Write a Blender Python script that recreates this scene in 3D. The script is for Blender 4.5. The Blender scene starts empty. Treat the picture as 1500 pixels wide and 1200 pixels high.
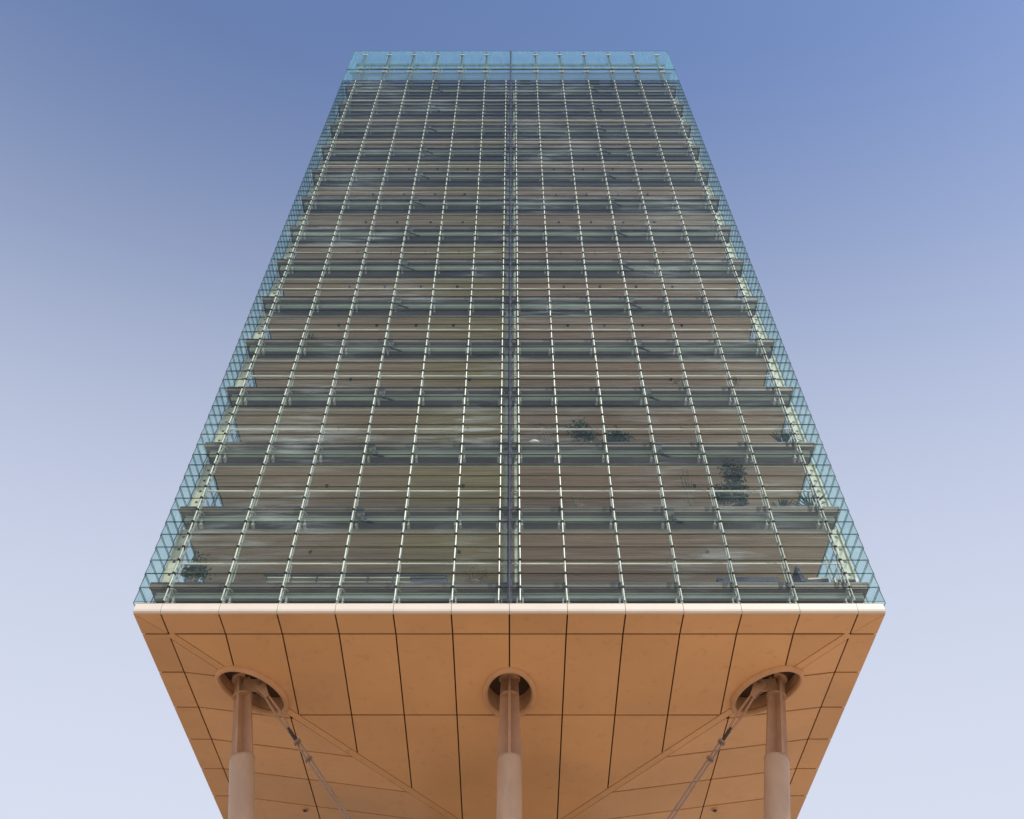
import bpy, bmesh, math, random
from mathutils import Vector, Matrix
R = math.radians
random.seed(7)
scene = bpy.context.scene
col = scene.collection

# ------------------------------------------------------------------ camera, sky, sun, exposure
GZ = 1.6                                   # eye height; heights below are given above the eye
cam_d = bpy.data.cameras.new('camera')
cam = bpy.data.objects.new('camera', cam_d); col.objects.link(cam)
cam.location = (0.09, 0, GZ)
cam.rotation_euler = (R(140), 0, 0)
cam_d.sensor_width = 36
cam_d.lens = 36*1314/1500
cam_d.clip_end = 20000
scene.camera = cam

SUN_EL, SUN_AZ = 47.0, 134.0               # azimuth clockwise from +Y (north = away from the camera)
world = bpy.data.worlds.new('World'); scene.world = world; world.use_nodes = True
wn = world.node_tree; wn.nodes.clear()
sky = wn.nodes.new('ShaderNodeTexSky'); sky.sky_type = 'NISHITA'; sky.sun_disc = False
sky.sun_elevation = R(SUN_EL); sky.sun_rotation = R(SUN_AZ)
sky.air_density = 1.0; sky.dust_density = 0.5; sky.ozone_density = 2.0; sky.altitude = 0
bg = wn.nodes.new('ShaderNodeBackground'); bg.inputs['Strength'].default_value = 0.15
wo = wn.nodes.new('ShaderNodeOutputWorld')
# low haze whitens the sky towards the horizon, all the way round
tc = wn.nodes.new('ShaderNodeTexCoord'); sep = wn.nodes.new('ShaderNodeSeparateXYZ'); asn = wn.nodes.new('ShaderNodeMath'); asn.operation = 'ARCSINE'
sq = wn.nodes.new('ShaderNodeVectorMath'); sq.operation = 'MULTIPLY'; sq.inputs[1].default_value = (.6, 1, 1)   # X squeezed so the painted fade runs flat across the camera view
nrm_ = wn.nodes.new('ShaderNodeVectorMath'); nrm_.operation = 'NORMALIZE'
hz = wn.nodes.new('ShaderNodeValToRGB'); hz.color_ramp.interpolation = 'B_SPLINE'
els = hz.color_ramp.elements
stops = [(0, .97), (.26, .93), (.39, .83), (.517, .62), (.64, .30), (.78, .03)]
while len(els) < len(stops): els.new(.5)
for e_, (p_, f_) in zip(els, stops): e_.position = p_; e_.color = (f_, f_, f_, 1)
deg = wn.nodes.new('ShaderNodeMath'); deg.operation = 'DIVIDE'; deg.inputs[1].default_value = math.pi/2
wn.links.new(tc.outputs['Generated'], sq.inputs[0]); wn.links.new(sq.outputs[0], nrm_.inputs[0]); wn.links.new(nrm_.outputs[0], sep.inputs[0]); wn.links.new(sep.outputs['Z'], asn.inputs[0]); wn.links.new(asn.outputs[0], deg.inputs[0]); wn.links.new(deg.outputs[0], hz.inputs[0])
tint = wn.nodes.new('ShaderNodeMixRGB'); tint.blend_type = 'MULTIPLY'; tint.inputs[0].default_value = 1; tint.inputs[2].default_value = (.80, .86, 1.02, 1)
hmix = wn.nodes.new('ShaderNodeMixRGB'); hmix.inputs[2].default_value = (4.08, 4.30, 4.98, 1)
wn.links.new(sky.outputs[0], tint.inputs[1]); wn.links.new(tint.outputs[0], hmix.inputs[1]); wn.links.new(hz.outputs[0], hmix.inputs[0])
wn.links.new(hmix.outputs[0], bg.inputs[0]); wn.links.new(bg.outputs[0], wo.inputs[0])

sun_d = bpy.data.lights.new('sun', 'SUN'); sun_d.energy = 4.2; sun_d.angle = R(6); sun_d.color = (1, .90, .78)
sun = bpy.data.objects.new('sun', sun_d); col.objects.link(sun)
sdir = Vector((math.sin(R(SUN_AZ))*math.cos(R(SUN_EL)), math.cos(R(SUN_AZ))*math.cos(R(SUN_EL)), math.sin(R(SUN_EL))))
sun.rotation_euler = sdir.to_track_quat('Z', 'Y').to_euler()
sun.location = (0, -50, 120)

vs = scene.view_settings
vs.view_transform = 'Standard'; vs.look = 'None'; vs.gamma = 1; vs.exposure = 0.25; vs.use_curve_mapping = False
cy = scene.cycles
cy.max_bounces = 10; cy.diffuse_bounces = 5; cy.glossy_bounces = 4; cy.transmission_bounces = 6; cy.transparent_max_bounces = 24
cy.caustics_reflective = False; cy.caustics_refractive = False

# ------------------------------------------------------------------ materials
def new_mat(name):
    m = bpy.data.materials.new(name); m.use_nodes = True
    nt = m.node_tree; nt.nodes.clear()
    out = nt.nodes.new('ShaderNodeOutputMaterial')
    return m, nt, out
def N(nt, t, **kw):
    n = nt.nodes.new(t)
    for k, v in kw.items():
        if k in n.inputs: n.inputs[k].default_value = v
        else: setattr(n, k, v)
    return n
def pos_map(nt, scale):
    g = N(nt, 'ShaderNodeNewGeometry'); mp = N(nt, 'ShaderNodeMapping')
    mp.inputs['Scale'].default_value = scale
    nt.links.new(g.outputs['Position'], mp.inputs['Vector'])
    return mp.outputs[0]
def noise(nt, vec, scale, detail=4, rough=.55):
    n = N(nt, 'ShaderNodeTexNoise'); n.inputs['Scale'].default_value = scale
    n.inputs['Detail'].default_value = detail; n.inputs['Roughness'].default_value = rough
    nt.links.new(vec, n.inputs['Vector']); return n.outputs['Fac']
def ramp(nt, fac, stops):
    r = N(nt, 'ShaderNodeValToRGB'); e = r.color_ramp.elements
    while len(e) < len(stops): e.new(.5)
    for el, (p, c) in zip(e, stops):
        el.position = p; el.color = c if len(c) == 4 else (*c, 1)
    nt.links.new(fac, r.inputs[0]); return r.outputs[0]
def painted(name, c, var=.18, rough=.5, scale=.5, grime=0.0, metallic=0, stretch=(1, 1, 1), bump=.0, piece=0.0, spots=0.0):
    """paint or metal with broad mottling, optional grime specks and a slight tone change from piece to piece"""
    m, nt, out = new_mat(name)
    b = N(nt, 'ShaderNodeBsdfPrincipled'); b.inputs['Metallic'].default_value = metallic
    vec = pos_map(nt, stretch)
    f = noise(nt, vec, scale, 5)
    lo = tuple(x*(1-var) for x in c); hi = tuple(min(1, x*(1+var)) for x in c)
    cc = ramp(nt, f, [(.3, lo), (.7, hi)])
    if piece:
        oi = N(nt, 'ShaderNodeObjectInfo'); hsv = N(nt, 'ShaderNodeHueSaturation')
        mr = N(nt, 'ShaderNodeMapRange'); mr.inputs[3].default_value = 1-piece; mr.inputs[4].default_value = 1+piece
        nt.links.new(oi.outputs['Random'], mr.inputs[0]); nt.links.new(mr.outputs[0], hsv.inputs['Value'])
        nt.links.new(cc, hsv.inputs['Color']); cc = hsv.outputs[0]
    if grime:
        f2 = noise(nt, vec, 2.3, 8, .7)
        g = ramp(nt, f2, [(.56, (0, 0, 0)), (.74, (1, 1, 1))])
        mul = N(nt, 'ShaderNodeMath', operation='MULTIPLY'); mul.inputs[1].default_value = grime
        nt.links.new(g, mul.inputs[0])
        mx = N(nt, 'ShaderNodeMixRGB'); mx.inputs[2].default_value = (*(x*.35 for x in c), 1)
        nt.links.new(mul.outputs[0], mx.inputs[0]); nt.links.new(cc, mx.inputs[1]); cc = mx.outputs[0]
    if spots:
        f4 = noise(nt, vec, 9, 6, .75)
        g = ramp(nt, f4, [(.66, (0, 0, 0)), (.72, (1, 1, 1))])
        mul = N(nt, 'ShaderNodeMath', operation='MULTIPLY'); mul.inputs[1].default_value = spots
        nt.links.new(g, mul.inputs[0])
        mx = N(nt, 'ShaderNodeMixRGB'); mx.inputs[2].default_value = (*(x*.22 for x in c), 1)
        nt.links.new(mul.outputs[0], mx.inputs[0]); nt.links.new(cc, mx.inputs[1]); cc = mx.outputs[0]
    nt.links.new(cc, b.inputs['Base Color'])
    f3 = noise(nt, vec, scale*6, 3)
    rr = N(nt, 'ShaderNodeMapRange'); rr.inputs[3].default_value = rough*.8; rr.inputs[4].default_value = min(1, rough*1.25)
    nt.links.new(f3, rr.inputs[0]); nt.links.new(rr.outputs[0], b.inputs['Roughness'])
    if bump:
        bp = N(nt, 'ShaderNodeBump'); bp.inputs['Strength'].default_value = bump; bp.inputs['Distance'].default_value = .02
        nt.links.new(noise(nt, vec, scale*3, 4), bp.inputs['Height']); nt.links.new(bp.outputs[0], b.inputs['Normal'])
    nt.links.new(b.outputs[0], out.inputs[0]); return m

def glass(name, tint, frit, streak, fcol=(.75, .88, .92), stretch=(.45, .45, 4.0), cover=.5, pcover=.5):
    m, nt, out = new_mat(name)
    tr = N(nt, 'ShaderNodeBsdfTransparent'); tr.inputs[0].default_value = (*tint, 1)
    df = N(nt, 'ShaderNodeBsdfDiffuse'); df.inputs[0].default_value = (*fcol, 1)
    tl = N(nt, 'ShaderNodeBsdfTranslucent'); tl.inputs[0].default_value = (*fcol, 1)
    half = N(nt, 'ShaderNodeMixShader'); half.inputs[0].default_value = .5
    nt.links.new(df.outputs[0], half.inputs[1]); nt.links.new(tl.outputs[0], half.inputs[2])
    vec = pos_map(nt, stretch)
    a = noise(nt, vec, 1.3, 6, .65)
    vec2 = pos_map(nt, (.16, .16, .28))
    b_ = noise(nt, vec2, 1.0, 3)
    patch = ramp(nt, b_, [(pcover, (0, 0, 0)), (pcover+.18, (1, 1, 1))])
    st = ramp(nt, a, [(cover-.05, (0, 0, 0)), (cover+.25, (1, 1, 1))])
    mul = N(nt, 'ShaderNodeMath', operation='MULTIPLY'); nt.links.new(patch, mul.inputs[0]); nt.links.new(st, mul.inputs[1])
    fac = N(nt, 'ShaderNodeMath', operation='MULTIPLY_ADD'); fac.inputs[1].default_value = streak; fac.inputs[2].default_value = frit
    nt.links.new(mul.outputs[0], fac.inputs[0])
    m1 = N(nt, 'ShaderNodeMixShader')
    nt.links.new(fac.outputs[0], m1.inputs[0]); nt.links.new(tr.outputs[0], m1.inputs[1]); nt.links.new(half.outputs[0], m1.inputs[2])
    gl = N(nt, 'ShaderNodeBsdfGlossy'); gl.inputs['Roughness'].default_value = .03
    bp = N(nt, 'ShaderNodeBump'); bp.inputs['Strength'].default_value = .15; bp.inputs['Distance'].default_value = .02
    nt.links.new(noise(nt, pos_map(nt, (1, 1, 1.5)), .9, 2), bp.inputs['Height']); nt.links.new(bp.outputs[0], gl.inputs['Normal'])
    lw = N(nt, 'ShaderNodeLayerWeight'); lw.inputs[0].default_value = .5
    pw = N(nt, 'ShaderNodeMath', operation='POWER'); pw.inputs[1].default_value = 5
    nt.links.new(lw.outputs['Facing'], pw.inputs[0])
    fr = N(nt, 'ShaderNodeMath', operation='MULTIPLY_ADD'); fr.inputs[1].default_value = .55; fr.inputs[2].default_value = .032
    nt.links.new(pw.outputs[0], fr.inputs[0])
    m2 = N(nt, 'ShaderNodeMixShader')
    nt.links.new(fr.outputs[0], m2.inputs[0]); nt.links.new(m1.outputs[0], m2.inputs[1]); nt.links.new(gl.outputs[0], m2.inputs[2])
    nt.links.new(m2.outputs[0], out.inputs[0]); return m

M = {}
M['soffit'] = painted('copper_toned_panel_paint', (.70, .38, .17), .13, .5, .16, grime=.28, piece=.05, spots=.35)
M['joint'] = painted('dark_joint_lining', (.07, .035, .018), .2, .8)
M['rim'] = painted('pocket_rim_paint', (.60, .33, .165), .12, .5, 1.2, grime=.35, spots=.3)
M['pocket'] = painted('pocket_lining', (.52, .30, .165), .25, .7, 1.5, grime=.5)
M['fascia'] = painted('pale_fascia_paint', (.69, .64, .565), .05, .4, .6, grime=.08, piece=.02)
M['column'] = painted('concrete_filled_shaft_paint', (.52, .35, .235), .10, .45, 1.6, grime=.2, stretch=(1, 1, .4), spots=.15)
M['fin'] = painted('column_fin_paint', (.46, .27, .16), .10, .5, 1.4, grime=.25)
M['steel'] = painted('tie_rod_steel', (.30, .20, .145), .15, .4, 3)
M['thread'] = painted('dark_thread', (.04, .03, .025), .2, .5, 5)
M['mullion'] = painted('weathered_white_aluminium', (.43, .51, .45), .25, .4, 2.0, stretch=(3, 3, 1), grime=.5)
M['backbar'] = painted('grey_back_bar', (.36, .40, .38), .3, .45, 2.5, stretch=(3, 3, 2), grime=.4)
M['post'] = painted('cream_corner_plate', (.70, .68, .55), .12, .55, 2.5, grime=.5, spots=.6)
M['clip'] = painted('black_rubber_clip', (.02, .02, .02), .2, .6)
M['slab'] = painted('dark_slab_edge', (.045, .038, .036), .25, .45, .8, stretch=(.4, .4, 3), grime=.2)
M['lip'] = painted('brown_edge_lining', (.17, .135, .11), .2, .5, .8, stretch=(.4, .4, 3), grime=.2)
M['slabtop'] = painted('pale_floor_screed', (.58, .54, .48), .15, .7, .5)
M['rail'] = painted('grey_green_rail', (.50, .56, .49), .22, .38, .7, stretch=(.5, 2, 2), grime=.3)
M['recess'] = painted('dark_recess_sheet', (.13, .12, .12), .35, .4, .6, stretch=(.5, 2, 2))
M['trim'] = painted('bright_aluminium_trim', (.82, .79, .72), .12, .35, 1.0)
M['bracket'] = painted('galvanised_bracket', (.42, .42, .40), .2, .45, 3)
M['dark'] = painted('charcoal_fitting', (.05, .05, .06), .2, .5, 3)
M['flood'] = painted('pale_floodlight_housing', (.55, .57, .55), .1, .45, 3)
M['mast'] = painted('violet_grey_mast', (.06, .056, .075), .2, .4, 2)
M['core'] = painted('core_wall_render', (.30, .28, .25), .15, .8, .5)
M['edge'] = painted('pane_edge_teal', (.035, .08, .08), .2, .2, 2)
M['glass'] = glass('louvre_glass', (.922, .963, .946), .012, .32)
M['sideglass'] = glass('side_louvre_glass', (.885, .97, .98), .085, .18, (.62, .94, 1.0))
M['crownglass'] = glass('crown_fritted_glass', (.86, .965, .97), .035, .15, (.54, .98, .97), (9, 9, .35), .40, .15)
M['frame'] = painted('crown_frame_paint', (.09, .085, .08), .2, .5, 2)
M['beam'] = painted('crown_beam_brown', (.09, .065, .055), .2, .5, 2)
M['grating'] = painted('walkway_grating', (.07, .10, .13), .2, .5, 2)
M['pot'] = painted('clay_pot', (.25, .16, .12), .2, .7, 3)
M['leaf'] = painted('dark_green_leaf', (.028, .06, .025), .4, .5, 6)
M['leaf2'] = painted('blue_green_leaf', (.07, .13, .10), .35, .5, 6)
M['leafred'] = painted('reddish_leaf', (.25, .10, .06), .4, .6, 6)
M['twig'] = painted('brown_twig', (.16, .12, .08), .3, .8, 6)
M['cream'] = painted('cream_cushion', (.72, .66, .54), .08, .8, 4)
M['navy'] = painted('slate_blue_fabric', (.07, .075, .11), .2, .8, 3)
M['bench'] = painted('red_brown_seat', (.22, .13, .10), .2, .6, 3)
M['white'] = painted('white_lamp_shade', (.8, .8, .77), .03, .5, 3)
def slat_mat():
    m, nt, out = new_mat('oiled_timber_slat')
    b = N(nt, 'ShaderNodeBsdfPrincipled'); b.inputs['Roughness'].default_value = .55
    f = noise(nt, pos_map(nt, (.25, 9, 1.7)), 1.0, 4, .6)
    c1 = ramp(nt, f, [(.25, (.38, .27, .195)), (.5, (.62, .455, .335)), (.75, (.80, .64, .51))])
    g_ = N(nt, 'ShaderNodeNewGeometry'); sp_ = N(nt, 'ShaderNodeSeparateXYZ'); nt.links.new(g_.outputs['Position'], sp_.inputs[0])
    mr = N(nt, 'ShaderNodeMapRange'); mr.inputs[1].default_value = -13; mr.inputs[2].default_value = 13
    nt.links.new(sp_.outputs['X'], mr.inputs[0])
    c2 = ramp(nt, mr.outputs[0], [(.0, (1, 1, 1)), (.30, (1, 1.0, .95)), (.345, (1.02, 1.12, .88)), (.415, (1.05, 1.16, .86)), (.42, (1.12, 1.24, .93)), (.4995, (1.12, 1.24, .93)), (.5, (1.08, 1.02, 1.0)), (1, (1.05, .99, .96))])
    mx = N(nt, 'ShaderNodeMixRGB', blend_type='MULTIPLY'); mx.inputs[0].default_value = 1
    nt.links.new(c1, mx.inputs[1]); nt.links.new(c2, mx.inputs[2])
    nt.links.new(mx.outputs[0], b.inputs['Base Color']); nt.links.new(b.outputs[0], out.inputs[0]); return m
M['slat'] = slat_mat()
def ground_mat():
    m, nt, out = new_mat('warm_plaza_paving')
    b = N(nt, 'ShaderNodeBsdfPrincipled'); b.inputs['Roughness'].default_value = .85
    br = N(nt, 'ShaderNodeTexBrick'); br.inputs['Scale'].default_value = 1.0
    br.inputs['Color1'].default_value = (.46, .39, .31, 1); br.inputs['Color2'].default_value = (.40, .34, .27, 1)
    br.inputs['Mortar'].default_value = (.22, .19, .16, 1); br.inputs['Mortar Size'].default_value = .008
    nt.links.new(pos_map(nt, (1, 1, 1)), br.inputs['Vector'])
    nt.links.new(br.outputs[0], b.inputs['Base Color']); nt.links.new(b.outputs[0], out.inputs[0]); return m
M['ground'] = ground_mat()
M['bounce_cut'] = painted('dark_bounce_cut', (.10, .085, .075), .25, .6, 1.5)  # for the added sheet that dims bounce under the tower

# ------------------------------------------------------------------ mesh helpers
class MB:
    def __init__(s): s.v = []; s.f = []; s.mi = []
    def box(s, x0, x1, y0, y1, z0, z1, mi=0):
        n = len(s.v)
        s.v += [(x0,y0,z0),(x1,y0,z0),(x1,y1,z0),(x0,y1,z0),(x0,y0,z1),(x1,y0,z1),(x1,y1,z1),(x0,y1,z1)]
        s.f += [(n,n+3,n+2,n+1),(n+4,n+5,n+6,n+7),(n,n+1,n+5,n+4),(n+1,n+2,n+6,n+5),(n+2,n+3,n+7,n+6),(n+3,n,n+4,n+7)]
        s.mi += [mi]*6; return s
    def hexa(s, bot, top, mi=0):
        n = len(s.v); k = len(bot)
        s.v += [tuple(p) for p in bot] + [tuple(p) for p in top]
        s.f += [tuple(range(n+k-1, n-1, -1)), tuple(range(n+k, n+2*k))]
        s.f += [(n+i, n+(i+1) % k, n+k+(i+1) % k, n+k+i) for i in range(k)]
        s.mi += [mi]*(k+2); return s
    def tube(s, p0, p1, r0, r1=None, seg=10, mi=0, caps=True):
        r1 = r0 if r1 is None else r1
        p0, p1 = Vector(p0), Vector(p1); d = (p1-p0).normalized()
        u = d.cross(Vector((0, 1, 0)));
        if u.length < 1e-3: u = d.cross(Vector((1, 0, 0)))
        u.normalize(); w = d.cross(u); n = len(s.v)
        for p, r in ((p0, r0), (p1, r1)):
            for i in range(seg):
                a = 2*math.pi*i/seg; s.v.append(tuple(p+(u*math.cos(a)+w*math.sin(a))*r))
        for i in range(seg):
            j = (i+1) % seg; s.f.append((n+i, n+j, n+seg+j, n+seg+i)); s.mi.append(mi)
        if caps:
            s.f += [tuple(range(n+seg-1, n-1, -1)), tuple(range(n+seg, n+2*seg))]; s.mi += [mi]*2
        return s
    def face(s, pts, mi=0):
        n = len(s.v); s.v += [tuple(p) for p in pts]; s.f.append(tuple(range(n, n+len(pts)))); s.mi.append(mi); return s
    def mesh(s, name, mats, smooth=False):
        me = bpy.data.meshes.new(name); me.from_pydata(s.v, [], s.f)
        for m in (mats if isinstance(mats, (list, tuple)) else [mats]): me.materials.append(m)
        me.polygons.foreach_set('material_index', s.mi)
        me.validate(); me.update()
        bm = bmesh.new(); bm.from_mesh(me); bmesh.ops.recalc_face_normals(bm, faces=bm.faces); bm.to_mesh(me); bm.free()
        if smooth:
            me.shade_smooth() if hasattr(me, 'shade_smooth') else None
            try: me.set_sharp_from_angle(angle=R(35))
            except Exception: pass
        return me
WL = {}                                           # world location of each parent
def link(name, me, parent=None, loc=(0, 0, 0), kind=None, rotz=0):
    o = bpy.data.objects.new(name, me); col.objects.link(o)
    loc = Vector(loc); WL[o.name] = loc
    if parent is not None:
        o.parent = parent; o.location = loc - WL[parent.name]
    else: o.location = loc
    if rotz: o.rotation_euler.z = rotz
    if kind: o['kind'] = kind
    return o
def part(name, mb, mats, parent, kind=None, smooth=False):
    return link(name, mb.mesh(name, mats, smooth), parent, kind=kind)
def thing(name, label, cat, loc, group=None):
    o = link(name, None, None, loc); o.empty_display_size = .3
    o['label'] = label; o['category'] = cat
    if group: o['group'] = group
    return o

# ------------------------------------------------------------------ dimensions (heights H() are above the eye)
H = lambda z: z + GZ
YF = 25.15                                        # glass screen
YE, YR = 25.17, 55.43                             # front and rear eave
YI0, YI1 = 26.37, 54.23                           # inner line of the flat border strip
YA = (YI0+YI1)/2
ZS = H(19.12)                                     # eave underside
SF, SS = .112, .13                                # falls of the inverted hip
BX = 13.0; IX = 12.0
ROW, ROW0 = .625, H(19.56)
FH = 3.75
SLAB0 = H(20.64)
NSL = 14
ZTOP = H(76.4)
MX = [-12, -10, -8, -6, -4, -2, -.375, .375, 2, 4, 6, 8, 10, 12]
SLABF = 25.42

def zsof(x, y):
    dx = IX-abs(x); dy = min(y-YI0, YI1-y)
    return ZS - max(0, min(SF*dy, SS*dx))

# ------------------------------------------------------------------ ground
g = MB(); S = 6000
g.face([(-S, -S, 0), (S, -S, 0), (S, S, 0), (-S, S, 0)])
ground = part('ground', g, M['ground'], None, 'structure')

pz = MB(); pz.face([(-12.5, 27.5, .004), (12.5, 27.5, .004), (12.5, 58, .004), (-12.5, 58, .004)])  # unseen dark sheet, added to cut ground bounce on the rear soffit
part('bounce_cut_sheet', pz, M['bounce_cut'], None, 'structure')
# ------------------------------------------------------------------ the tower
tower = thing('glass_tower', 'tall tower of glass louvre screens raised on columns over a copper coloured soffit', 'building', (0, YA, 0))

# --- soffit
def clip(poly, a, b, c):                          # keep a*x+b*y <= c
    out = []
    for i in range(len(poly)):
        p, q = poly[i], poly[(i+1) % len(poly)]
        dp, dq = a*p[0]+b*p[1]-c, a*q[0]+b*q[1]-c
        if dp <= 0: out.append(p)
        if (dp < 0 < dq) or (dq < 0 < dp):
            t = dp/(dp-dq); out.append((p[0]+(q[0]-p[0])*t, p[1]+(q[1]-p[1])*t))
    return out
def parea(p): return abs(sum(p[i][0]*p[(i+1) % len(p)][1]-p[(i+1) % len(p)][0]*p[i][1] for i in range(len(p))))/2
# pockets round the column heads: centre, half axes, direction of the long axis
PK = [((0, 29.48), 1.22, .82, R(90))] + [((s*9.55, 29.42), 1.42, .88, R(90)+s*R(38)) for s in (-1, 1)]
def oval(c, a, b, ang, n=40):
    ca, sa = math.cos(ang), math.sin(ang)
    return [(c[0]+a*math.cos(t)*ca-b*math.sin(t)*sa, c[1]+a*math.cos(t)*sa+b*math.sin(t)*ca) for t in (2*math.pi*i/n for i in range(n))]
cutters = []
for c, a, b, ang in PK:
    mb = MB(); ov = oval(c, a, b, ang)
    mb.hexa([(x, y, ZS-3) for x, y in ov], [(x, y, ZS+3) for x, y in ov])
    cutters.append(link('pocket_cutter', mb.mesh('pocket_cutter', M['joint'])))
def cut_mesh(me, which):
    o = bpy.data.objects.new('temporary', me); col.objects.link(o)
    for k in which:
        md = o.modifiers.new('cut', 'BOOLEAN'); md.operation = 'DIFFERENCE'; md.object = cutters[k]; md.solver = 'EXACT'
    bpy.context.view_layer.update()
    dg = bpy.context.evaluated_depsgraph_get()
    r = bpy.data.meshes.new_from_object(o.evaluated_get(dg)); bpy.data.objects.remove(o); return r
def touches(poly, k):
    c, a, b, ang = PK[k]
    xs = [p[0] for p in poly]; ys = [p[1] for p in poly]
    return min(xs) < c[0]+a+.05 and max(xs) > c[0]-a-.05 and min(ys) < c[1]+a+.05 and max(ys) > c[1]-a-.05

sm = MB()                                        # dark lining seen in the open joints
C4 = [(-IX, YI0), (IX, YI0), (IX, YI1), (-IX, YI1)]; AP = (0, YA)
lift = .075
for i in range(4):
    p, q = C4[i], C4[(i+1) % 4]
    sm.hexa([(*p, ZS+lift), (*q, ZS+lift), (*AP, zsof(0, YA-.0001)+lift)], [(*p, ZS+lift+.03), (*q, ZS+lift+.03), (*AP, zsof(0, YA-.0001)+lift+.03)])
me = cut_mesh(sm.mesh('soffit', M['joint']), (0, 1, 2))
soffit = link('soffit', me, tower); soffit['label'] = 'copper coloured panelled underside shaped as an inverted hip'
bs = MB()
for x0, x1, y0, y1 in ((-12.9, 12.9, YE+.1, YI0), (-12.9, 12.9, YI1, YR-.1), (-12.9, -IX, YI0, YI1), (IX, 12.9, YI0, YI1)):
    bs.box(x0, x1, y0, y1, ZS+lift, ZS+lift+.03)
part('joint_lining', bs, M['joint'], soffit)
G = .026
def panel(poly, rnd=True):
    if len(poly) < 3 or parea(poly) < .02: return
    t = [random.uniform(-.004, .004) for _ in range(1)][0]
    mb = MB(); mb.hexa([(x, y, zsof(x, y)+t) for x, y in poly], [(x, y, zsof(x, y)+t+.045) for x, y in poly])
    me = mb.mesh('soffit_panel', M['soffit'])
    ks = [k for k in range(3) if touches(poly, k)]
    if ks:
        me = cut_mesh(me, ks)
        if len(me.polygons) == 0: return
    link('soffit_panel', me, soffit)
GY = .042
def rect(x0, x1, y0, y1): return [(x0+G, y0+GY), (x1-G, y0+GY), (x1-G, y1-GY), (x0+G, y1-GY)]
XJ = [-12.96, -12, -10, -8, -6, -4, -2, 0, 2, 4, 6, 8, 10, 12, 12.96]
YJ = [YI0 + 2.33*k for k in range(12)] + [YI1]
# flat border strip, mitred at the corners
for ya, yb in ((YE, YI0), (YI1, YR)):
    for i in range(len(XJ)-1):
        r = rect(XJ[i], XJ[i+1], ya, yb)
        if i in (0, len(XJ)-2):
            sx = -1 if i == 0 else 1; sy = -1 if ya == YE else 1
            yin, yout = (yb, ya) if sy < 0 else (ya, yb)
            # mitre from outer corner to inner corner
            dx, dy = (IX-12.96)*sx, yin-yout
            nx, ny = -dy, dx; L = math.hypot(nx, ny); nx, ny = nx/L, ny/L
            c = nx*sx*12.96+ny*yout
            panel(clip(r, nx, ny, c-.008)); panel(clip(r, -nx, -ny, -c-.008))
        else: panel(r)
for sx in (-1, 1):
    for i in range(len(YJ)-1):
        a, b = sorted((sx*IX, sx*12.96)); panel(rect(a, b, YJ[i], YJ[i+1]))
# sloping facets, each panel kept clear of the hip ribs
RIBW = .19
def hip_clip(poly, sx, sy, front):
    # front facet: SF*dy <= SS*dx ; dx = IX - sx*x ; dy = (y-YI0) or (YI1-y)
    if sy < 0: a, b, c = SS*sx, SF, SS*IX+SF*YI0
    else: a, b, c = SS*sx, -SF, SS*IX-SF*YI1
    L = math.hypot(a, b); a, b, c = a/L, b/L, c/L
    return clip(poly, a, b, c-RIBW) if front else clip(poly, -a, -b, -c-RIBW)
FROWS = [YI0, 30.78, YA+.2]
for sy in (-1, 1):
    for i in range(1, len(XJ)-2):
        for j in range(2):
            y0, y1 = FROWS[j], FROWS[j+1]
            if sy > 0: y0, y1 = YI0+YI1-y1, YI0+YI1-y0
            p = rect(XJ[i], XJ[i+1], y0, y1)
            p = hip_clip(hip_clip(p, -1, sy, True), 1, sy, True); panel(p)
for sx in (-1, 1):
    for xa, xb in ((12, 8.35), (8.35, 0)):
        for i in range(len(YJ)-1):
            a, b = sorted((sx*xa, sx*xb))
            p = rect(a, b, YJ[i], YJ[i+1])
            p = hip_clip(hip_clip(p, sx, -1, False), sx, 1, False); panel(p)
# hip ribs
for k, (cx, cyy) in enumerate(C4):
    d = Vector((AP[0]-cx, AP[1]-cyy)); L = d.length; d.normalize(); n = Vector((-d.y, d.x)); w = RIBW-.04
    cuts = [0, .2, .47, 1] if cyy < YA else [0, 1]
    for a, b in zip(cuts[:-1], cuts[1:]):
        p, q = Vector((cx, cyy))+d*(L*a+.006+ (.02 if a == 0 else 0)), Vector((cx, cyy))+d*(L*b-.006)
        pts = [p+n*w, p-n*w, q-n*w, q+n*w]
        zz = [zsof(*(p+n*0)), zsof(*(p)), zsof(*q), zsof(*q)]
        mb = MB(); mb.hexa([(v.x, v.y, z+.006) for v, z in zip(pts, zz)], [(v.x, v.y, z+.06) for v, z in zip(pts, zz)])
        me = mb.mesh('hip_rib', M['soffit'])
        ks = [j for j in range(3) if touches([tuple(v) for v in pts], j)]
        link('hip_rib', cut_mesh(me, ks) if ks else me, soffit)
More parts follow.
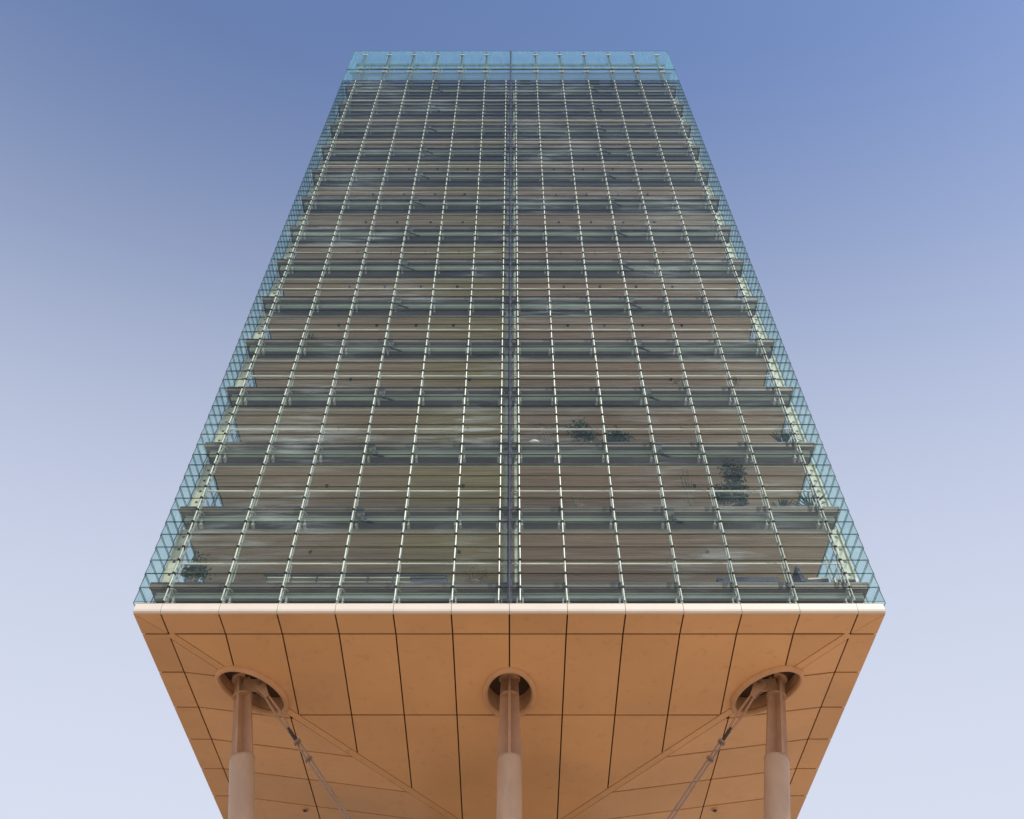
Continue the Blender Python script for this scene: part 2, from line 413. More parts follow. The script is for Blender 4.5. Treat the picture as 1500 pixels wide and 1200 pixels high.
# pockets: rim and lining
for k, (c, a, b, ang) in enumerate(PK):
    n = 48; prof = [(-.02, -.005), (.0, -.12), (.05, -.16), (.14, -.14), (.18, -.02), (.18, .04), (-.02, .04)]
    mb = MB(); rings = []
    for (off, dz) in prof:
        ov = oval(c, a+off, b+off, ang, n); rings.append([(x, y, zsof(x, y)+dz) for x, y in ov])
    for r0, r1 in zip(rings, rings[1:]+rings[:1]):
        for i in range(n):
            j = (i+1) % n; mb.face([r0[i], r0[j], r1[j], r1[i]])
    me = mb.mesh('pocket_rim', M['rim']); bm = bmesh.new(); bm.from_mesh(me); bmesh.ops.remove_doubles(bm, verts=bm.verts, dist=1e-4)
    bmesh.ops.recalc_face_normals(bm, faces=bm.faces); bm.to_mesh(me); bm.free(); me.shade_smooth()
    link('pocket_rim', me, soffit)
    mb = MB(); ov = oval(c, a-.015, b-.015, ang, n); top = H(19.40)
    for i in range(n):
        j = (i+1) % n
        mb.face([(*ov[i], zsof(*ov[i])+.02), (*ov[j], zsof(*ov[j])+.02), (*ov[j], top), (*ov[i], top)])
    mb.face([(x, y, top) for x, y in ov])
    part('pocket_lining', mb, M['pocket'], soffit)
for o in cutters: bpy.data.objects.remove(o)
# small fittings on the side facets
for sx in (-1, 1):
    mb = MB(); x, y = sx*8.9, 38.4; z = zsof(x, y)
    mb.tube((x, y, z+.01), (x, y, z-.05), .17, .15, 14); mb.tube((x, y, z-.05), (x, y, z-.11), .09, .07, 12, 1)
    part('soffit_light', mb, [M['rim'], M['dark']], soffit)

# --- fascia: pale panels with a rolled lower edge
fas = MB(); fas.box(-12.80, 12.80, YE+.12, YR-.12, H(19.30), H(19.46))
fascia = part('fascia', fas, M['joint'], tower)
prof = [(.0, .40), (-.035, .385), (-.05, .33), (-.05, .12), (-.035, .05), (0.0, .012), (.05, .0), (.09, .0), (.09, .40)]
def fascia_panel(p, d, nrm, L):
    mb = MB(); a = [(p+d*.008-nrm*y).to_tuple()+(ZS+.004+z,) for y, z in prof]; b = [(p+d*(L-.008)-nrm*y).to_tuple()+(ZS+.004+z,) for y, z in prof]
    n = len(a)
    for i in range(n):
        j = (i+1) % n; mb.face([a[i], a[j], b[j], b[i]])
    mb.face(a); mb.face(b)
    link('fascia_panel', mb.mesh('fascia_panel', M['fascia']), fascia)
XP = [-12.94]+XJ[1:-1]+[12.94]
for i in range(len(XP)-1):
    fascia_panel(Vector((XP[i], YE)), Vector((1, 0)), Vector((0, -1)), XP[i+1]-XP[i])
    fascia_panel(Vector((XP[i], YR)), Vector((1, 0)), Vector((0, 1)), XP[i+1]-XP[i])
YP = [YE+.1]+YJ+[YR-.1]
for i in range(len(YP)-1):
    for sx in (-1, 1):
        fascia_panel(Vector((sx*12.93, YP[i])), Vector((0, 1)), Vector((sx, 0)), YP[i+1]-YP[i])

# --- columns
def column(top, bot, rot, tie=0):
    top, bot = Vector(top), Vector(bot); ax = (top-bot).normalized()
    at = lambda z: bot+ax*((z-bot.z)/ax.z)
    zb, zp, zt = H(16.08), H(18.56), H(19.39)
    mb = MB(); mb.tube(at(.06), at(zb), .43, .425, 40)
    mb.tube(at(zb), at(zb+.03), .445, .44, 40)
    c = part('column', mb, M['column'], tower, smooth=True)
    b = MB(); p = at(0); b.box(p.x-.75, p.x+.75, p.y-.75, p.y+.75, 0, .06); part('base_plate', b, M['steel'], c)
    u = Vector((math.cos(rot), math.sin(rot), 0)); w = Vector((-math.sin(rot), math.cos(rot), 0))
    for q, r in ((u, w), (w, u)):
        for s in (-1, 1):
            m = MB(); t = .05
            wid = lambda z: .43-.11*(z-zb)/(zt-zb)
            def sec(z, half): 
                o = at(z); return [o+r*t+q*s*(.0 if half else .0), o-r*t, o-r*t+q*s*wid(z), o+r*t+q*s*wid(z)]
            m.hexa(sec(zb+.02, 0), sec(zt, 0)); part('fin', m, M['fin'], c)
    m = MB(); o = at(zp); m.tube(o-ax*.025, o+ax*.025, .36, .36, 28); part('collar_plate', m, M['fin'], c)
    m = MB(); o = at(zt); m.tube(o-ax*.12, o+ax*.05, .40, .40, 28); part('head', m, M['pocket'], c)
    return c, at
CY = 29.4
c0, at0 = column((0, CY, H(19.74)), (0, CY, 0), R(0))
for sx in (-1, 1):
    xt = 9.97+.2216*.64; xb = 9.97-.2216*20.7
    c, at = column((sx*xt, CY, H(19.74)), (sx*xb, CY, 0), sx*R(20))
    # diagonal tie: lug on the column, fork, thread, twin rods, down to the middle column
    pin = Vector((sx*-1*-9.27, CY-.12, H(18.92))); pin.x = sx*9.27
    end = Vector((sx*.45, CY-.12, H(7.9)))
    d = (end-pin).normalized(); yv = Vector((0, 1, 0)); n = d.cross(yv)
    m = MB()
    o = at(pin.z); a, b = o.x, pin.x-sx*.22
    m.hexa([(a, CY-.17, pin.z-.24), (b, CY-.17, pin.z-.20), (b, CY-.07, pin.z-.20), (a, CY-.07, pin.z-.24)],
           [(a, CY-.17, pin.z+.30), (b, CY-.17, pin.z+.22), (b, CY-.07, pin.z+.22), (a, CY-.07, pin.z+.30)])
    lug = part('tie_lug', m, M['fin'], c)
    tie = MB(); tie.tube(pin-yv*.20, pin+yv*.20, .085, None, 18); tie.tube(pin-yv*.23, pin-yv*.2, .05, None, 6)
    tie = part('tie_rod', tie, M['steel'], tower, smooth=True)
    m = MB()
    for s in (-1, 1):
        oy = yv*s*.13
        m.tube(pin+oy-yv*.028, pin+oy+yv*.028, .23, None, 24)
        e = pin+d*.62
        m.hexa([pin+oy-yv*.026+n*.21, pin+oy-yv*.026-n*.21, pin+oy+yv*.026-n*.21, pin+oy+yv*.026+n*.21],
               [e+oy*.6-yv*.03+n*.075, e+oy*.6-yv*.03-n*.075, e+oy*.6+yv*.03-n*.075, e+oy*.6+yv*.03+n*.075])
    e0, e1 = pin+d*.5, pin+d*2.35
    for s in (-1, 1): m.tube(e0+n*s*.06, e0.lerp(e1, .55)+n*s*.095, .042, .042, 10); m.tube(e0.lerp(e1, .54)+n*s*.095, e1+n*s*.04, .042, .042, 10)
    part('fork', m, M['fin'], tie, smooth=True)
    m = MB(); m.tube(pin+d*2.2, pin+d*2.85, .062, None, 14); part('thread', m, M['thread'], tie, smooth=True)
    for q in (2.85, 3.65):
        m = MB(); m.tube(pin+d*q, pin+d*(q+.07), .135, None, 16)
        part('coupler', m, M['steel'], tie, smooth=True)
    for s in (-1, 1):
        m = MB(); m.tube(pin+d*2.9+n*s*.055, end+n*s*.055, .031, None, 10)
        part('rod', m, M['steel'], tie, smooth=True)
    m = MB(); m.hexa([(sx*.3, CY-.17, end.z-.2), (sx*.62, CY-.17, end.z-.12), (sx*.62, CY-.07, end.z-.12), (sx*.3, CY-.07, end.z-.2)],
                     [(sx*.3, CY-.17, end.z+.2), (sx*.62, CY-.17, end.z+.12), (sx*.62, CY-.07, end.z+.12), (sx*.3, CY-.07, end.z+.2)])
    part('end_lug', m, M['fin'], tie)

# --- service core (stands behind the columns, carries the floors)
mb = MB(); mb.box(-8.5, 8.5, 33.5, 51, H(19.47), SLAB0+FH*13-.3); mb.box(-4, 4, YA, YA+7, 0, H(18.2)); core = part('core', mb, M['core'], tower)

# --- floors
flood_me = MB(); flood_me.box(-.13, .13, -.12, .10, -.10, .10); flood_me.box(-.15, .15, -.14, -.12, -.12, .12, 1)
flood_me.hexa([(.05, -.05, -.42), (.55, .25, -.30), (.55, .33, -.30), (.05, .05, -.42)], [(.05, -.05, -.10), (.30, .25, -.16), (.30, .33, -.16), (.05, .05, -.10)], 1)
flood_me = flood_me.mesh('floodlight', [M['flood'], M['dark']])
brk = MB()
brk.box(-.035, .035, -.42, .0, -.03, .03)
for s in (-1, 1):
    brk.box(s*.10-.022, s*.10+.022, -.16, .12, -.42, -.16)
    brk.box(s*.10-.05, s*.10+.05, -.16, .12, -.45, -.42)
brk.box(-.13, .13, -.05, .02, -.18, -.13)
brk.tube((.09, -.2, .10), (.09, -.08, .14), .05, .05, 8); brk.tube((.09, -.2, .10), (0, -.36, .06), .03, .03, 6)
brk_me = brk.mesh('bracket', M['bracket'])
dl = MB(); dl.tube((0, 0, 0), (0, 0, -.10), .075, .06, 12); dl_me = dl.mesh('ceiling_spotlight', M['dark'])
post_me = {}
slabs = []
bal_me = MB().box(-.012, .012, -.02, .02, .002, 1.0).mesh('baluster', M['bracket'])
for k in range(NSL):
    zt = SLAB0+FH*k; zb = zt-.26
    mb = MB()
    mb.box(-12.82, 12.82, SLABF+.02, YR-.3, zb+.02, zt-.012, 0)
    mb.box(-12.80, 12.80, SLABF+.25, YR-.35, zt-.011, zt, 1)
    mb.box(-12.86, 12.86, SLABF, SLABF+.06, zt-.06, zt+.02, 0)
    mb.box(-12.84, 12.84, SLABF+.012, SLABF+.055, zb, zt-.062, 2)
    mb.box(-12.80, 12.80, SLABF+.06, SLABF+.44, zb-.012, zb+.018, 2)
    sl = part('floor_slab', mb, [M['slab'], M['slabtop'], M['lip']], tower); slabs.append(sl)
    # ceiling: dark recess, bright trim, timber slats, second bright line, slats behind
    mb = MB(); mb.box(-12.62, 12.62, 25.64, 25.78, zb-.27, zb-.14); mb.box(-12.60, 12.60, 25.60, 25.80, zb-.09, zb-.055); mb.box(-12.60, 12.60, 25.69, 25.74, zb-.139, zb-.091)
    part('edge_rail', mb, M['rail'], sl)
    mb = MB(); mb.box(-12.72, 12.72, 25.86, 26.40, zb-.02, zb+.015); part('recess_sheet', mb, M['recess'], sl)
    mb = MB(); mb.box(-12.72, 12.72, 26.40, 26.47, zb-.15, zb+.01); part('ceiling_trim', mb, M['trim'], sl)
    if k < NSL-1:
        mb = MB(); mb.box(-12.3, 12.3, 25.56, 25.62, zt+1.0, zt+1.035); part('handrail', mb, M['trim'], sl)
        for x in MX: link('baluster', bal_me, sl, (x, 25.60, zt))
    mb = MB(); y = 26.48; ymax = 31.6 if k else 27.2
    while y < ymax:
        dz = random.uniform(-.006, .006)
        mb.box(-12.72, 12.72, y, y+.125, zb-.085+dz, zb-.05+dz); y += .142
    part('ceiling_slats', mb, M['slat'] if k < NSL-1 else M['recess'], sl, 'stuff')
    for x in MX: link('bracket', brk_me, sl, (x, 25.70, zb-.12))
    if k > 0:
        for x in (-6, 6): link('floodlight', flood_me, sl, (x+.22, 25.44, zb-.06))
        for x in ((-8, -2, 8) if k < 5 else (-9, -7, -5, -3, 3, 5, 7, 9)): link('ceiling_spotlight', dl_me, sl, (x+random.uniform(-.05, .05), 27.63 if k < 5 else 26.95, zb-.08))
    if k < NSL-1:
        for sx in (-1, 1):                      # pale perforated plates at the corners
            mb = MB(); x = sx*12.74; y0 = 26.33; z0, z1 = zt+.003, zt+FH-.27-.1
            w = .17
            mb.box(x-w, x+w, y0, y0+.05, z0, z1)
            for s in (-1, 1): mb.box(x+s*w-.02, x+s*w+.02, y0-.06, y0, z0, z1)
            part('corner_plate', mb, M['post'], sl)
            mb = MB()
            for q in range(5):
                z = z0+.45+q*.62; mb.box(x-.05, x+.05, y0-.012, y0-.001, z, z+.10); 
                mb.box(x-sx*w-sx*.14, x-sx*w-sx*.03, y0-.04, y0+.02, z+.05, z+.12)
            part('plate_lug', mb, M['dark'], sl)
        for x in (-.17, .24):                    # pale posts by the middle joint
            mb = MB(); mb.box(x-.055, x+.055, 25.66, 25.74, zt+.003, zt+FH-.26-.31); part('middle_post', mb, M['mullion'], sl)

# --- front screen: mullions, clips, glass louvres
zcrown = SLAB0+FH*13-.02
NR = int((zcrown-ROW0)/ROW)
fs = MB(); fs.box(-12.9, 12.9, YF+.03, YF+.16, ROW0-.07, ROW0-.012)
screen = part('front_screen', fs, M['recess'], tower)
for x in MX:
    mb = MB()
    for r in range(NR+1):
        z = ROW0+r*ROW; z1 = min(z+ROW, zcrown+.3)
        j = random.uniform(-.008, .008)
        mb.tube((x+j, YF-.055, z+.035), (x+j*.4, YF-.045, z1-.035), .027, .027, 8)
        mb.box(x-.016, x+.016, YF+.17, YF+.24, z, z1-.001, 1)
        mb.box(x-.012, x+.012, YF-.02, YF+.16, z-.03+ROW*.5, z+.05+ROW*.5, 1)
        s = -1 if r % 2 else 1
        mb.hexa([(x-.012, YF, z+.05), (x+.012, YF, z+.05), (x+.012, YF+.05, z+.05), (x-.012, YF+.05, z+.05)],
                [(x-.012, YF+.15, z+.33), (x+.012, YF+.15, z+.33), (x+.012, YF+.2, z+.33), (x-.012, YF+.2, z+.33)], 1)
    mu = part('mullion', mb, [M['mullion'], M['backbar']], screen)
    mb = MB()
    for r in range(NR+1):
        z = ROW0+r*ROW
        if r: mb.box(x-.045, x+.045, YF-.11, YF-.005, z-.024, z+.024)
    part('clip_row', mb, M['clip'], screen, 'stuff')
PX = [-13.03]+MX[:7]+[0]+MX[7:]+[13.03]
def pane_geo(mb, w, h, ox=0, oy=0, oz=0, axis='x', sgn=-1, t=.027):
    # leaning sheet: foot stands out by .045
    lo, hi = .045, 0
    def P(a, dep, z):
        return (ox+a, oy+sgn*dep, oz+z) if axis == 'x' else (ox+sgn*dep, oy+a, oz+z)
    b = [P(-w/2, lo+t, 0), P(w/2, lo+t, 0), P(w/2, lo, 0), P(-w/2, lo, 0)]
    c = [P(-w/2, hi+t, h), P(w/2, hi+t, h), P(w/2, hi, h), P(-w/2, hi, h)]
    n = len(mb.v); mb.v += b+c
    for f, mi in (((0, 3, 2, 1), 1), ((4, 5, 6, 7), 1), ((0, 1, 5, 4), 0), ((1, 2, 6, 5), 1), ((2, 3, 7, 6), 0), ((3, 0, 4, 7), 1)):
        mb.f.append(tuple(n+i for i in f)); mb.mi.append(mi)
pane_me = {}
rest = MB()
for r in range(NR+1):
    z = ROW0+r*ROW
    h = ROW+.012 if r < NR else zcrown+.1-z
    for i in range(len(PX)-1):
        w = PX[i+1]-PX[i]-.03; cx = (PX[i]+PX[i+1])/2
        if abs(w) < .05: continue
        if r < 19:
            key = round(w, 3)
            if key not in pane_me:
                mb = MB(); pane_geo(mb, w, h); pane_me[key] = mb.mesh('pane', [M['glass'], M['edge']])
            o = link('pane', pane_me[key], screen, (cx, YF+random.uniform(-.004, .004), z-.012))
            o.rotation_euler.x = random.gauss(0, .008); o.rotation_euler.z = random.gauss(0, .002)
        else: pane_geo(rest, w, h, cx, YF, z-.012)
part('upper_panes', rest, [M['glass'], M['edge']], screen, 'stuff')
# middle mast
mb = MB(); mb.box(-.085, .085, YF+.03, YF+.30, ROW0, ZTOP); mb.box(-.022, .022, YF-.09, YF-.02, ROW0, ZTOP)
part('mast', mb, M['mast'], screen)

# --- side and rear screens
for sx in (-1, 1):
    mb = MB(); mb.box(*sorted((sx*12.86, sx*12.98)), YE+.2, YR-.2, ROW0-.07, ROW0-.012)
    ss = part('side_screen', mb, M['recess'], tower)
    mb = MB(); YB = [YF+.0, 26.33]+[28.4+2.1*i for i in range(13)]+[YR]
    for r in range(NR+1):
        z = ROW0+r*ROW; h = ROW+.012 if r < NR else zcrown+.1-z
        for i in range(len(YB)-1):
            pane_geo(mb, YB[i+1]-YB[i]-.03, h, sx*13.0, (YB[i]+YB[i+1])/2, z-.012, 'y', sx)
    part('side_panes', mb, [M['sideglass'], M['edge']], ss, 'stuff')
    for y in YB[1:-1]:
        mb = MB(); mb.box(*sorted((sx*12.90, sx*12.97)), y-.02, y+.02, ROW0, zcrown); part('side_mullion', mb, M['mullion'], ss)
mb = MB(); mb.box(-12.9, 12.9, YR-.2, YR-.1, ROW0-.07, ROW0-.012); rs = part('rear_screen', mb, M['recess'], tower)
mb = MB()
for r in range(NR+1):
    z = ROW0+r*ROW; h = ROW+.012 if r < NR else zcrown+.1-z
    for i in range(13): pane_geo(mb, 1.97, h, -12+2*i, YR, z-.012, 'x', 1)
part('rear_panes', mb, [M['sideglass'], M['edge']], rs, 'stuff')

# --- crown: fritted wind screen, walkway, raking frames
cr = MB(); cr.box(-12.9, 12.9, YF+.04, YF+.14, zcrown-.03, zcrown+.09)
crown = part('crown', cr, M['beam'], tower)
zc1 = H(71.95)
crow = [zcrown+.12, zc1, ZTOP]
PXC = [-13.03, -10, -8, -6, -4, -2, 0, 2, 4, 6, 8, 10, 13.03]
cm = {}
for r in range(2):
    h = crow[r+1]-crow[r]-.03
    for i in range(len(PXC)-1):
        w = PXC[i+1]-PXC[i]-.05
        mb = MB(); pane_geo(mb, w, h, 0, 0, 0)
        link('crown_pane', mb.mesh('crown_pane', [M['crownglass'] if r else M['sideglass'], M['edge']]), crown, ((PXC[i]+PXC[i+1])/2, YF, crow[r]))
    for sx in (-1, 1):
        YC = [YF]+[27.2+2.35*i for i in range(12)]+[YR]
        mb = MB()
        for i in range(len(YC)-1): pane_geo(mb, YC[i+1]-YC[i]-.04, h, sx*13.0, (YC[i]+YC[i+1])/2, crow[r], 'y', sx)
        part('crown_side_panes', mb, [M['crownglass'], M['edge']], crown, 'stuff')
mb = MB()
for i in range(13):
    pane_geo(mb, 1.96, ZTOP-zcrown-.1, -12+2*i, YR, zcrown+.1, 'x', 1)
part('crown_rear_panes', mb, [M['crownglass'], M['edge']], crown, 'stuff')
for x in [-12, -10, -8, -6, -4, -2, 2, 4, 6, 8, 10, 12]:
    mb = MB()
    mb.box(x-.10, x+.10, YF+.06, YF+.18, zcrown+.1, ZTOP-.4)
    mb.tube((x, YF+.2, ZTOP-1.0), (x+.22, YF+1.25, zc1-.6), .09, .09, 8)
    mb.tube((x, YF+.2, zc1+1.2), (x+.22, YF+1.25, zcrown+.1), .08, .08, 8)
    mb.tube((x+.22, YF+1.25, zcrown+.05), (x+.22, YF+1.25, H(75.6)), .08, .08, 8)
    fr_ = part('crown_frame', mb, M['frame'], crown)
    for z in (ZTOP-1.1, zc1+.3, zc1-.5):
        mb = MB(); mb.box(x-.2, x+.2, YF-.06, YF+.055, z, z+.14); part('patch_fitting', mb, M['bracket'], crown)
mb = MB(); mb.box(-12.6, 12.6, YF+.35, YF+.50, H(74.15), H(74.45)); part('crown_beam', mb, M['beam'], crown)
mb = MB(); mb.box(-12.6, 12.6, YF+1.15, YF+1.27, H(75.6), H(75.75)); part('crown_beam', mb, M['frame'], crown)
mb = MB(); y = YF+.32
mb.box(-12.85, 12.85, YF+.22, YF+.30, zc1-.02, zc1+.12)
while y < YF+1.35:
    mb.box(-12.7, 12.7, y, y+.05, zc1-.0, zc1+.05); y += .11
for x in PXC[1:-1]: mb.box(x-.05, x+.05, YF+.30, YF+1.35, zc1-.12, zc1-.01)
part('walkway', mb, M['grating'], crown)
for sx in (-1, 1):
    mb = MB(); mb.box(*sorted((sx*11.9, sx*12.7)), YF+1.4, YR-1, zc1, zc1+.05); part('side_walkway', mb, M['grating'], crown)
for x, w in ((6.6, .42), (1.15, .36)):
    mb = MB(); mb.box(x-w, x+w, YF+.7, YF+1.2, zc1-1.1, zc1-.35); mb.box(x-w-.03, x+w+.03, YF+.66, YF+1.24, zc1-.35, zc1-.30); mb.tube((x, YF+.95, zc1-.3), (x, YF+.95, zc1-.12), .05, None, 8)
    part('equipment_box', mb, M['dark'], crown)

# ------------------------------------------------------------------ things on the terraces
def slab_top(k): return SLAB0+FH*k+.001
def leaf(mb, p, d, L, W, mi=0):
    d = Vector(d).normalized(); s = d.cross(Vector((random.uniform(-1, 1), random.uniform(-1, 1), random.uniform(-.3, 1))))
    if s.length < 1e-3: s = Vector((1, 0, 0))
    s.normalize(); p = Vector(p); m = p+d*L*.5
    mb.face([p, m+s*W*.5, p+d*L+Vector((0, 0, -L*.12)), m-s*W*.5], mi)
def plant(name, label, cat, x, y, k, kind, h, sp, mat='leaf', group=None):
    z = slab_top(k); t = thing(name, label, cat, (x, y, z), group)
    p = MB(); ph = min(.45, h*.35); p.tube((x, y, z), (x, y, z+ph), .17, .23, 14); p.tube((x, y, z+ph), (x, y, z+ph+.04), .25, .25, 14)
    part('pot', p, M['pot'], t)
    z += ph
    if kind == 'tree':
        tr = MB(); cr_ = MB()
        for q in range(4):
            a = random.uniform(0, 6.28); prev = Vector((x, y, z)); 
            for s in range(6):
                f = (s+1)/6; nx = Vector((x+math.cos(a)*sp*.55*f*f+random.uniform(-.04, .04), y+math.sin(a)*sp*.4*f*f, z+(h-ph)*f*random.uniform(.86, 1)))
                tr.tube(prev, nx, .022*(1.2-f*.8), .022*(1.05-f*.8), 5, caps=False); prev = nx
                for _ in range(34 if s > 0 else 6):
                    o = nx+Vector((random.gauss(0, sp*.34), random.gauss(0, sp*.3), random.gauss(0, .22)))
                    leaf(cr_, o, (random.uniform(-1, 1), random.uniform(-1, 1), random.uniform(-.7, .6)), random.uniform(.14, .28), .09)
        part('trunk', tr, M['twig'], t); part('crown', cr_, M[mat], t)
    elif kind == 'bush':
        cr_ = MB(); tr = MB()
        for q in range(9):
            a = random.uniform(0, 6.28); r = random.uniform(.2, 1)*sp
            e = Vector((x+math.cos(a)*r, y+math.sin(a)*r*.7, z+(h-ph)*random.uniform(.5, 1)))
            tr.tube((x, y, z), e, .014, .006, 5, caps=False)
            for _ in range(44):
                o = e+Vector((random.gauss(0, .16), random.gauss(0, .14), random.gauss(0, .13)))
                leaf(cr_, o, (random.uniform(-1, 1), random.uniform(-1, 1), random.uniform(-.5, .8)), random.uniform(.14, .28), .10)
        part('stem', tr, M['twig'], t); part('crown', cr_, M[mat], t)
    elif kind == 'spiky':
        cr_ = MB()
        for q in range(46):
            a = random.uniform(0, 6.28); e = random.uniform(.25, 1.4)
            d = Vector((math.cos(a)*math.cos(e), math.sin(a)*math.cos(e), math.sin(e))); s = d.cross(Vector((0, 0, 1))).normalized(); L = (h-ph)*random.uniform(.75, 1.05)
            b0 = Vector((x, y, z)); m_ = b0+d*L*.5; tip = b0+d*L+Vector((0, 0, -.12*L*math.cos(e)))
            cr_.face([b0-s*.02, b0+s*.02, m_+s*.03, tip, m_-s*.03])
        part('leaves', cr_, M[mat], t)
    elif kind == 'twigs':
        tr = MB()
        for q in range(8):
            a = random.uniform(0, 6.28); r = sp*random.uniform(.4, 1)
            e = Vector((x+math.cos(a)*r, y+math.sin(a)*r*.5, z+(h-ph)*random.uniform(.75, 1))); tr.tube((x, y, z), e, .016, .008, 5, caps=False)
            m_ = Vector((x, y, z)).lerp(e, .6); tr.tube(m_, m_+Vector((random.uniform(-.25, .25), random.uniform(-.2, .2), .4)), .01, .005, 5, caps=False)
            for _ in range(5 if mat != 'twig' else 0): leaf(tr, e+Vector((random.gauss(0, .08), random.gauss(0, .08), random.gauss(0, .12))), (random.uniform(-1, 1), random.uniform(-1, 1), .3), .12, .05, 1)
        part('stems', tr, [M['twig'], M[mat]], t)
PG = 'potted plants on the terraces'
plant('potted_tree', 'tall slender leafy green potted tree on the terrace above the lowest one', 'tree', 9.4, 26.3, 1, 'tree', 3.1, .42, group=PG)
plant('potted_shrub', 'smaller green shrub beside the tall slender potted tree', 'plant', 8.65, 26.3, 1, 'bush', 1.9, .26, group=PG)
plant('agave', 'spiky blue green agave at the terrace corner beyond the potted tree', 'plant', 12.05, 26.1, 1, 'spiky', 1.6, .5, 'leaf2', PG)
plant('low_plant', 'low spiky green plant between the potted tree and the agave', 'plant', 10.9, 26.2, 1, 'spiky', 1.2, .4, 'leaf', PG)
plant('reed_plant', 'thin bare pale reeds left of the small shrub on the second terrace', 'plant', 7.35, 26.3, 1, 'twigs', 3.0, .3, 'twig', PG)
plant('bare_twig_plant', 'bare splayed twigs in a pot near the middle joint', 'plant', 2.75, 26.0, 1, 'twigs', 1.35, .35, 'twig', PG)
plant('leafy_bush', 'dense dark green bush beside the white dome lamp', 'plant', 3.25, 26.1, 2, 'bush', 1.75, .55, 'leaf', PG)
plant('spreading_bush', 'low spreading green bush right of the dense dark bush', 'plant', 4.65, 26.1, 2, 'bush', 1.15, .45, 'leaf', PG)
plant('wispy_plant', 'wispy reddish brown plant between dome lamp and dense bush', 'plant', 1.6, 26.1, 2, 'twigs', 1.6, .3, 'leafred', PG)
plant('corner_grass', 'bright green grass tuft at the third terrace corner', 'plant', 11.85, 26.1, 2, 'spiky', 1.5, .5, 'leaf', PG)
plant('corner_bush', 'wide dark bush filling the corner of the lowest terrace by the cream plate', 'plant', -11.75, 26.15, 0, 'bush', 1.55, .5, 'leaf', PG)
plant('red_plant', 'low reddish twiggy plant by the middle joint on the lowest terrace', 'plant', -1.25, 25.9, 0, 'twigs', .85, .45, 'leafred', PG)
plant('sparse_plant', 'small sparse green plant alone on the fourth terrace', 'plant', 7.9, 26.1, 3, 'twigs', 1.3, .3, 'leaf', PG)
plant('slim_plant', 'slim dark plant near the corner of the fourth terrace', 'plant', 10.6, 26.1, 3, 'twigs', 1.5, .3, 'leaf', PG)
plant('dwarf_bush', 'tiny spiky bush on the fifth terrace near its corner', 'plant', -10.0, 26.1, 4, 'spiky', 1.2, .3, 'leaf', PG)

t = thing('dome_lamp', 'white dome floor lamp by the middle joint', 'lamp', (1.05, 25.95, slab_top(2)))
z = slab_top(2); mb = MB(); mb.tube((1.05, 25.95, z), (1.05, 25.95, z+.03), .14, .14, 16); mb.tube((1.05, 25.95, z+.03), (1.05, 25.95, z+.42), .02, None, 8); part('stand', mb, M['dark'], t)
mb = MB()
for q in range(6):
    a0, a1 = q*R(15), (q+1)*R(15); mb.tube((1.05, 25.95, z+.40+.26*math.sin(a0)), (1.05, 25.95, z+.40+.26*math.sin(a1)), .26*math.cos(a0), max(.002, .26*math.cos(a1)), 20, caps=(q == 0))
part('lamp_shade', mb, M['white'], t, smooth=True)

z = slab_top(0)
t = thing('lounge_chair', 'dark lounge chair with a steep back and cream cushion', 'chair', (11.05, 26.0, z))
mb = MB(); mb.hexa([(10.60, 25.7, z+.30), (10.80, 25.7, z+.30), (10.80, 26.35, z+.30), (10.60, 26.35, z+.30)], [(10.55, 25.7, z+1.02), (10.61, 25.7, z+1.04), (10.61, 26.35, z+1.04), (10.55, 26.35, z+1.02)]); part('backrest', mb, M['navy'], t)
mb = MB(); mb.hexa([(10.75, 25.7, z+.22), (11.60, 25.7, z+.30), (11.60, 26.35, z+.30), (10.75, 26.35, z+.22)], [(10.75, 25.7, z+.34), (11.60, 25.7, z+.40), (11.60, 26.35, z+.40), (10.75, 26.35, z+.34)]); part('seat', mb, M['navy'], t)
mb = MB(); mb.hexa([(10.85, 25.68, z+.352), (11.60, 25.68, z+.405), (11.60, 26.3, z+.405), (10.85, 26.3, z+.352)], [(10.85, 25.68, z+.42), (11.60, 25.68, z+.47), (11.60, 26.3, z+.47), (10.85, 26.3, z+.42)]); part('cushion', mb, M['cream'], t)
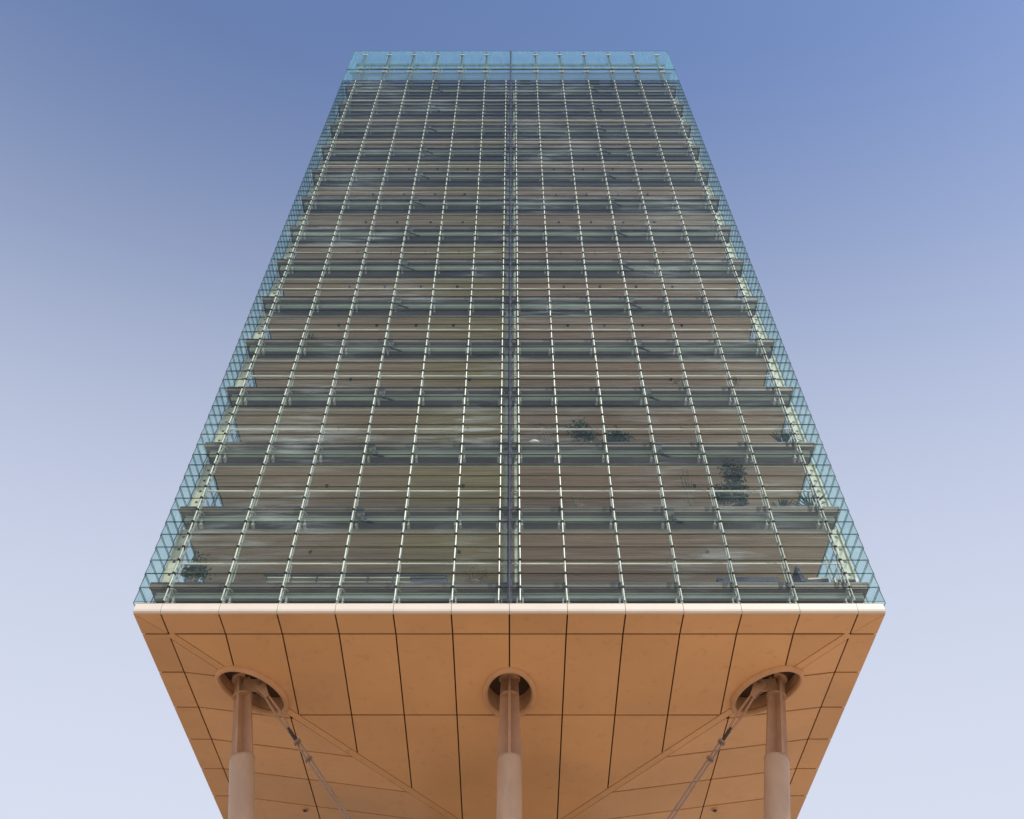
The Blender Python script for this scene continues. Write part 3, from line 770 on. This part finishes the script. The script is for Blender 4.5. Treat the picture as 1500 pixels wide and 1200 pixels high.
for x in (10.70, 11.50):
    for y in (25.75, 26.3): mb = MB(); mb.box(x-.025, x+.025, y-.025, y+.025, z, z+.28); part('leg', mb, M['dark'], t)
t = thing('bench', 'white framed bench with red brown seat at the lowest terrace corner', 'bench', (12.25, 26.0, z))
mb = MB(); mb.box(11.93, 12.57, 25.72, 26.1, z+.36, z+.42); part('seat', mb, M['bench'], t)
for x in (11.87, 12.63): mb = MB(); mb.box(x-.05, x+.05, 25.70, 26.12, z, z+.46); part('leg', mb, M['white'], t)
t = thing('sofa', 'long dark slate sofa beside the lounge chair', 'sofa', (9.05, 26.2, z))
mb = MB(); mb.box(7.85, 10.15, 25.9, 26.7, z+.12, z+.45); part('seat', mb, M['navy'], t)
mb = MB(); mb.box(7.85, 10.15, 26.70, 26.92, z+.12, z+1.3); part('backrest', mb, M['navy'], t)
for x in (7.75, 10.25): mb = MB(); mb.box(x-.1, x+.1, 25.9, 26.92, z+.12, z+.62); part('armrest', mb, M['navy'], t)
for x in (7.80, 10.20):
    for y in (25.95, 26.85): mb = MB(); mb.box(x-.03, x+.03, y-.03, y+.03, z, z+.12); part('leg', mb, M['dark'], t)
t = thing('terrace_railing', 'long dark railing with thin bars on the lowest terrace', 'railing', (-6.5, 26.4, z))
for q in range(8): mb = MB(); x = -9.1+q*.95; mb.box(x-.025, x+.025, 26.38, 26.43, z, z+1.12); part('post', mb, M['dark'], t)
for zz in (.55, .8, 1.02): mb = MB(); mb.box(-9.15, -2.4, 26.39, 26.42, z+zz, z+zz+.035); part('bar', mb, M['rail'], t)
mb = MB(); mb.box(-9.2, -2.35, 26.37, 26.45, z+1.12, z+1.17); part('handrail', mb, M['dark'], t)
t = thing('planter_box', 'dark blue planter trough in front of the terrace railing', 'planter', (-2.95, 25.95, z))
mb = MB(); mb.box(-3.6, -2.3, 25.8, 26.1, z, z+.5); part('trough', mb, M['navy'], t)
mb = MB(); mb.box(-3.63, -2.27, 25.77, 26.13, z+.5, z+.54); part('lip', mb, M['dark'], t)
